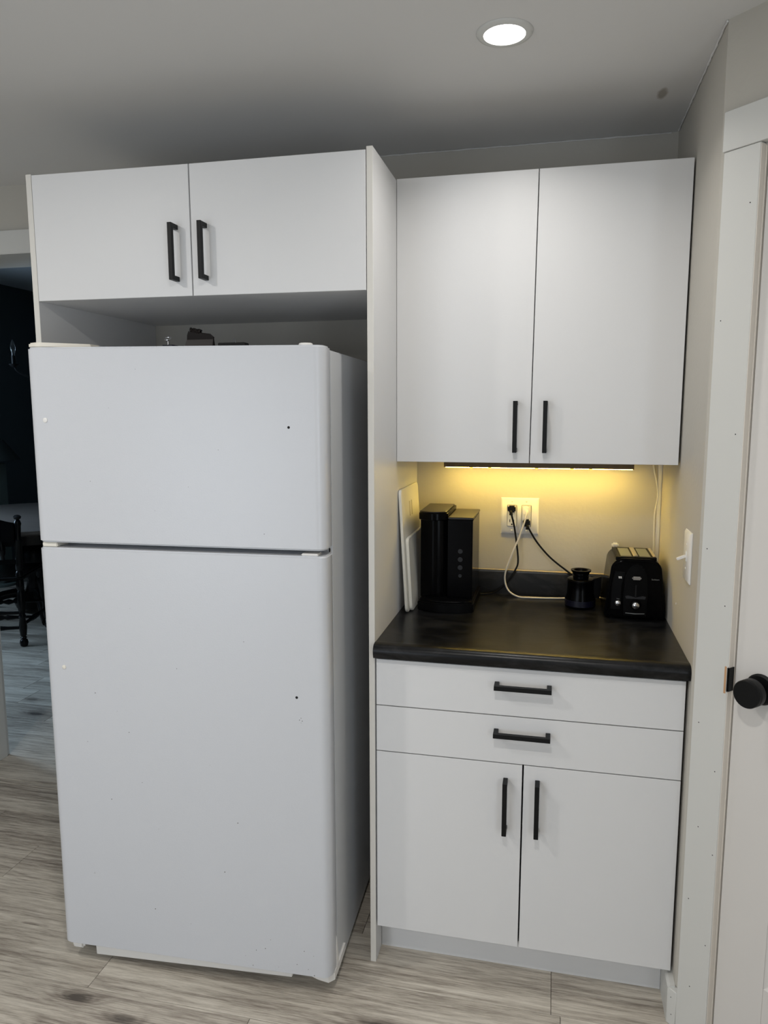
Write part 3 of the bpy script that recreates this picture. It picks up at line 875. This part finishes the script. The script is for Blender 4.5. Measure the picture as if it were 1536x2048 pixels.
bm = new(); box(bm, .047, .055, -.067, .067, .1796, .1825, .001, 1); obj('side_bridge', bm, mat('brushed_steel'), to, local=True)
# arched control panel on the front
pts = [(-.031, .014), (.031, .014), (.033, .075)]
for k in range(1, 12):
    a = PI * k / 12; pts.append((.031 * math.cos(a) + 0, .112 + .052 * math.sin(a)))
pts.append((-.033, .075))
bm = new(); prism(bm, pts, 'y', TF - .0035, TF + .004, .002, 2); obj('control_panel', bm, M_SBLACK, to, local=True)
bm = new(); prism(bm, [(-.068, .030), (-.040, .030), (-.038, .100), (-.030, .140), (-.058, .142), (-.066, .100)], 'y', TF - .0018, TF + .004, .0012, 1); obj('side_inset', bm, M_SBLACK, to, local=True)
bm = new(); box(bm, -.0018, .0018, TF - .0042, TF - .0030, .070, .104); obj('lever_slot', bm, M_HOLE, to, local=True)
bm = new(); box(bm, -.0125, .0125, TF - .018, TF - .0045, .1215, .1315, .003, 3); obj('lever', bm, M_CHROME, to, local=True)
bm = new(); lathe(bm, [(.0155, 0), (.0150, -.005), (.012, -.008), (.0115, -.012), (.008, -.014), (0, -.0145)], (0, TF - .0035, .048), 'y', 28); k0 = obj('browning_knob', bm, M_SBLACK, to, local=True)
bm = new(); lathe(bm, [(.0105, 0), (.0095, -.004), (.005, -.007), (0, -.0075)], (0, TF - .0165, .048), 'y', 24); obj('knob_cap', bm, M_CHROME, k0, local=True)
bm = new(); lathe(bm, [(.0085, 0), (.0080, -.004), (.005, -.0065), (0, -.007)], (-.0475, TF - .0018, .049), 'y', 20); obj('cancel_button', bm, M_CHROME, to, local=True)
bm = new(); prism(bm, [(-.026, .064), (.026, .064), (.028, .071), (.020, .073), (0, .068), (-.020, .073), (-.028, .071)], 'y', TF - .0040, TF - .003); obj('knob_scale', bm, M_GREYBTN, to, local=True)
bm = new(); prism(bm, [(-.026, .021), (0, .019), (.026, .021), (.026, .0225), (0, .0215), (-.026, .0225)], 'y', TF - .0042, TF - .003); obj('crumb_tray_lip', bm, M_GASKET, to, local=True)
bm = new()
for k in range(3): prism(bm, [(-.0475 + .0032 * k, .1215), (-.0455 + .0032 * k, .1215), (-.0465 + .0032 * k, .1275), (-.0485 + .0032 * k, .1275)], 'y', TF - .0024, TF - .0016)
obj('emblem', bm, M_WHITEP, to, local=True)


def text(body, size, parent, loc, m):
    c = bpy.data.curves.new('word', 'FONT'); c.body = body; c.size = size; c.extrude = .0001; c.align_x = 'CENTER'
    t = bpy.data.objects.new('tmp', c); COL.objects.link(t)
    dg = bpy.context.evaluated_depsgraph_get(); me = bpy.data.meshes.new_from_object(t.evaluated_get(dg))
    bpy.data.objects.remove(t); me.materials.clear(); me.materials.append(m)
    o = bpy.data.objects.new('printed_word', me); COL.objects.link(o); o.parent = parent; o.location = loc; o.rotation_euler = (PI / 2, 0, 0)
    return o


M_PRINT = mat('grey_print', (120, 120, 120), 0.6)
text('Sunbeam', .0058, to, (.052, TF - .0006, .120), M_PRINT)
text('Stop', .0042, to, (-.0475, TF - .0022, .0605), M_PRINT)
for x in (-.062, .062):
    for y in (-.075, .075):
        bm = new(); lathe(bm, [(.008, 0), (.009, .007)], (x, y, .0002), 'z', 12); obj('foot', bm, M_RUBBER, to, local=True)
bm = new()
tube(bm, catmull([(.380, -.036, 1.148), (.3845, -.041, 1.137), (.412, -.037, 1.092), (.455, -.036, 1.044), (.512, -.036, 1.000), (.556, -.040, .968), (.600, -.044, .945), (.640, -.044, .935), (.672, -.049, .935)], 8), .0030, 8)
obj('power_cord', bm, M_RUBBER, to)
bm = new(); box(bm, .3640, .3870, -.034, -.0098, 1.1425, 1.1640, .004, 2); lathe(bm, [(.006, 0), (.0045, .011)], (.380, -.036, 1.134), 'z', 10); obj('plug', bm, M_RUBBER, to)

# ------------------------------------------------------------------ recessed downlights
def downlight(x, y, label, first):
    t = thing('ceiling_light', label, 'light', (x, y, H))
    bm = new(); lathe(bm, [(.0445, -.0015), (.0450, -.0055), (.052, -.0060), (.0585, -.0042), (.0610, -.0008), (.0610, -.0002), (.0445, -.0002)], (0, 0, 0), 'z', 48); obj('trim_ring', bm, M_TRIM, t, local=True)
    bm = new(); lathe(bm, [(0, -.0030), (.0443, -.0030), (.0443, -.0004), (0, -.0004)], (0, 0, 0), 'z', 40); obj('lens', bm, M_LAMP, t, local=True)
    l = area('downlight_beam', (x, y, H - .0075), (0, 0, 0), .084, .084, NOOK_W if first else DOWNLIGHT_W, DOWNLIGHT_COL, 'DISK', math.radians(135) if first else PI)
    return t


downlight(*DOWNLIGHTS[0], 'round white recessed ceiling light glowing above the counter', True)
for p, l in zip(DOWNLIGHTS[1:], ('in front of the refrigerator', 'beside the camera', 'by the far window')):
    downlight(*p, 'round white recessed ceiling light out of view ' + l, False)

# ------------------------------------------------------------------ dining room
TC = Vector((-3.38, 2.38, 0)); TR = .82
tb = thing('dining_table', 'round dining table with grey-brown wood top seen through the doorway', 'table', TC)
bm = new(); lathe(bm, [(0, .700), (TR - .02, .700), (TR, .712), (TR, .732), (TR - .012, .740), (0, .740)], (0, 0, 0), 'z', 56); obj('tabletop', bm, M_TABLE, tb, local=True)
bm = new(); lathe(bm, [(TR - .12, .62), (TR - .12, .70)], (0, 0, 0), 'z', 40); obj('apron', bm, M_EBONY, tb, local=True)
bm = new(); lathe(bm, [(.14, .04), (.16, .10), (.07, .16), (.055, .25), (.11, .36), (.09, .48), (.06, .54), (.13, .62), (.0, .62)], (0, 0, 0), 'z', 24); obj('pedestal', bm, M_EBONY, tb, local=True)
for k in range(4):
    a = PI / 4 + PI / 2 * k
    bm = new(); d = Vector((math.cos(a), math.sin(a), 0))
    tube(bm, catmull([d * .08 + Vector((0, 0, .16)), d * .25 + Vector((0, 0, .14)), d * .42 + Vector((0, 0, .06)), d * .52 + Vector((0, 0, .035))], 5), .034, 10); obj('foot', bm, M_EBONY, tb, local=True)


def turned(bm, p0, p1, prof, seg=14):
    """turned spindle: prof = (t, r) along p0 to p1"""
    p0, p1 = Vector(p0), Vector(p1)
    tube(bm, [p0.lerp(p1, t) for t, r in prof], [r for t, r in prof], seg)


LEGP = [(0, .012), (.01, .022), (.06, .027), (.10, .022), (.115, .014), (.13, .021), (.15, .014), (.17, .020), (.30, .025), (.42, .018), (.45, .024), (.48, .018), (.55, .022), (.80, .025), (.84, .018), (.87, .024), (.92, .024), (1, .022)]
POSTP = [(0, .024), (.06, .024), (.09, .016), (.12, .023), (.20, .023), (.55, .020), (.60, .026), (.64, .018), (.82, .020), (.86, .023), (.91, .016), (.925, .010), (.94, .020), (.97, .024), (.99, .016), (1, .004)]


def chair(label, loc, rz):
    """local: faces +y, back at y=-.2; origin on the floor under the seat"""
    t = thing('dining_chair', label, 'chair', loc, rz, 'dark turned dining chairs')
    hb, hf = .205, .225
    bm = new(); prism(bm, [(-hb - .02, -.215), (hb + .02, -.215), (hf + .03, .20), (hf, .235), (-hf, .235), (-hf - .03, .20)], 'z', .435, .465, .010, 3); obj('seat', bm, M_EBONY, t, local=True)
    for s in (-1, 1):
        bm = new(); turned(bm, (s * (hb + .005), -.205, 0), (s * hb, -.190, .44), LEGP); obj('leg', bm, M_EBONY, t, local=True)
        bm = new(); turned(bm, (s * (hf + .02), .225, 0), (s * (hf - .01), .19, .44), LEGP); obj('leg', bm, M_EBONY, t, local=True)
        bm = new(); turned(bm, (s * hb, -.190, .462), (s * (hb + .022), -.225, .865), POSTP); obj('back_post', bm, M_EBONY, t, local=True)
        bm = new(); turned(bm, (s * (hb + .003), -.19, .14), (s * (hf + .008), .19, .14), [(0, .010), (.3, .012), (.4, .018), (.45, .010), (.5, .019), (.55, .010), (.6, .018), (.7, .012), (1, .010)], 10); obj('stretcher', bm, M_EBONY, t, local=True)
    for y, z in ((.20, .20), (-.19, .22), (-.19, .12), (.0, .14)):
        bm = new(); turned(bm, (-hb - .01, y, z), (hb + .01, y, z), [(0, .009), (.25, .011), (.38, .017), (.42, .010), (.5, .020), (.58, .010), (.62, .017), (.75, .011), (1, .009)], 10); obj('stretcher', bm, M_EBONY, t, local=True)
    # crest rail with a raised middle, then turned spindles down to the seat
    bm = new(); top, bot = [], []
    for k in range(13):
        x = -hb + 2 * hb * k / 12; u = x / hb
        top.append((x, .815 + .045 * math.cos(u * PI / 2) ** 1.5)); bot.append((x, .700 + .012 * math.cos(u * PI)))
    prism(bm, bot + top[::-1], 'y', -.240, -.220, .004, 2); obj('crest_rail', bm, M_EBONY, t, local=True)
    bm = new(); box(bm, -hb, hb, -.218, -.202, .545, .575, .004, 2); obj('lower_rail', bm, M_EBONY, t, local=True)
    for k in range(4):
        x = -.12 + .08 * k
        bm = new(); turned(bm, (x, -.21, .575), (x, -.229, .703), [(0, .010), (.2, .012), (.35, .020), (.6, .022), (.8, .014), (1, .010)], 10); obj('spindle', bm, M_EBONY, t, local=True)
    return t


# near chair: its right rear post stands at (-2.865, 1.59)
ra = math.radians(22)
cx = Vector((-2.867, 1.595, 0)) - Matrix.Rotation(ra, 3, 'Z') @ Vector((.21, -.205, 0))
chair('dark turned-leg dining chair nearest the doorway with its back to the kitchen', cx, ra)
chair('dark turned-leg dining chair on the far right side of the round table', (-2.62, 2.75, 0), math.radians(115))
chair('dark turned-leg dining chair left of the round table under the lamp', (-4.0, 1.60, 0), math.radians(-42))

# chandelier over the table
ch = thing('chandelier', 'black candle-arm chandelier hanging over the dining table', 'chandelier', (-3.085, 2.32, HD))
zz = 1.80 - HD
bm = new(); lathe(bm, [(0, 0), (.06, 0), (.055, -.02), (.012, -.03), (0, -.03)], (0, 0, -.001), 'z', 24); obj('canopy', bm, M_BLACK, ch, local=True)
bm = new(); tube(bm, [(0, 0, -.03), (0, 0, zz + .22)], .006, 8); obj('rod', bm, M_BLACK, ch, local=True)
bm = new(); lathe(bm, [(.005, zz + .24), (.02, zz + .20), (.012, zz + .15), (.03, zz + .08), (.016, zz + .0), (.035, zz - .04), (.012, zz - .07), (0, zz - .09)], (0, 0, 0), 'z', 18); obj('column', bm, M_BLACK, ch, local=True)
ax = math.atan2(-.60, -.80)
for k in range(5):
    a = ax + 2 * PI * k / 5; d = Vector((math.cos(a), math.sin(a), 0))
    bm = new(); tube(bm, catmull([d * .015 + Vector((0, 0, zz + .02)), d * .08 + Vector((0, 0, zz - .045)), d * .15 + Vector((0, 0, zz - .040)), d * .215 + Vector((0, 0, zz - .005)), d * .235 + Vector((0, 0, zz + .035))], 6), .0065, 8)
    arm = obj('arm', bm, M_BLACK, ch, local=True); c = d * .236
    bm = new(); lathe(bm, [(.004, zz + .02), (.012, zz + .024), (.032, zz + .040), (.034, zz + .044), (.013, zz + .040), (.013, zz + .105), (0, zz + .105)], (c.x, c.y, 0), 'z', 16); obj('candle_cup', bm, M_BLACK, arm, local=True)
    bm = new(); lathe(bm, [(.011, zz + .105), (.011, zz + .125), (.0165, zz + .145), (.0175, zz + .160), (.012, zz + .188), (.004, zz + .210), (0, zz + .214)], (c.x, c.y, 0), 'z', 16); obj('bulb', bm, M_GLASS, arm, local=True)

# floor lamp in the corner beyond the table
fl = thing('floor_lamp', 'dark shaded floor lamp on a pale square post behind the table', 'lamp', (-4.28, 3.05, 0))
bm = new(); lathe(bm, [(0, 0), (.15, 0), (.15, .02), (.05, .035), (0, .035)], (0, 0, 0), 'z', 28); obj('base', bm, M_POLE, fl, local=True)
bm = new(); box(bm, -.055, .105, -.06, .06, .036, 1.07, .006, 2); obj('post', bm, M_POLE, fl, local=True)
bm = new(); lathe(bm, [(.235, 1.10), (.225, 1.115), (.11, 1.27), (.10, 1.275), (.10, 1.265), (.215, 1.11), (.225, 1.098)], (0, 0, 0), 'z', 32); obj('lamp_shade', bm, M_SHADE, fl, local=True)
bm = new(); tube(bm, [(0, 0, 1.07), (0, 0, 1.26)], .012, 8); tube(bm, [(-.104, 0, 1.262), (.104, 0, 1.262)], .004, 6); obj('shade_holder', bm, M_BLACK, fl, local=True)
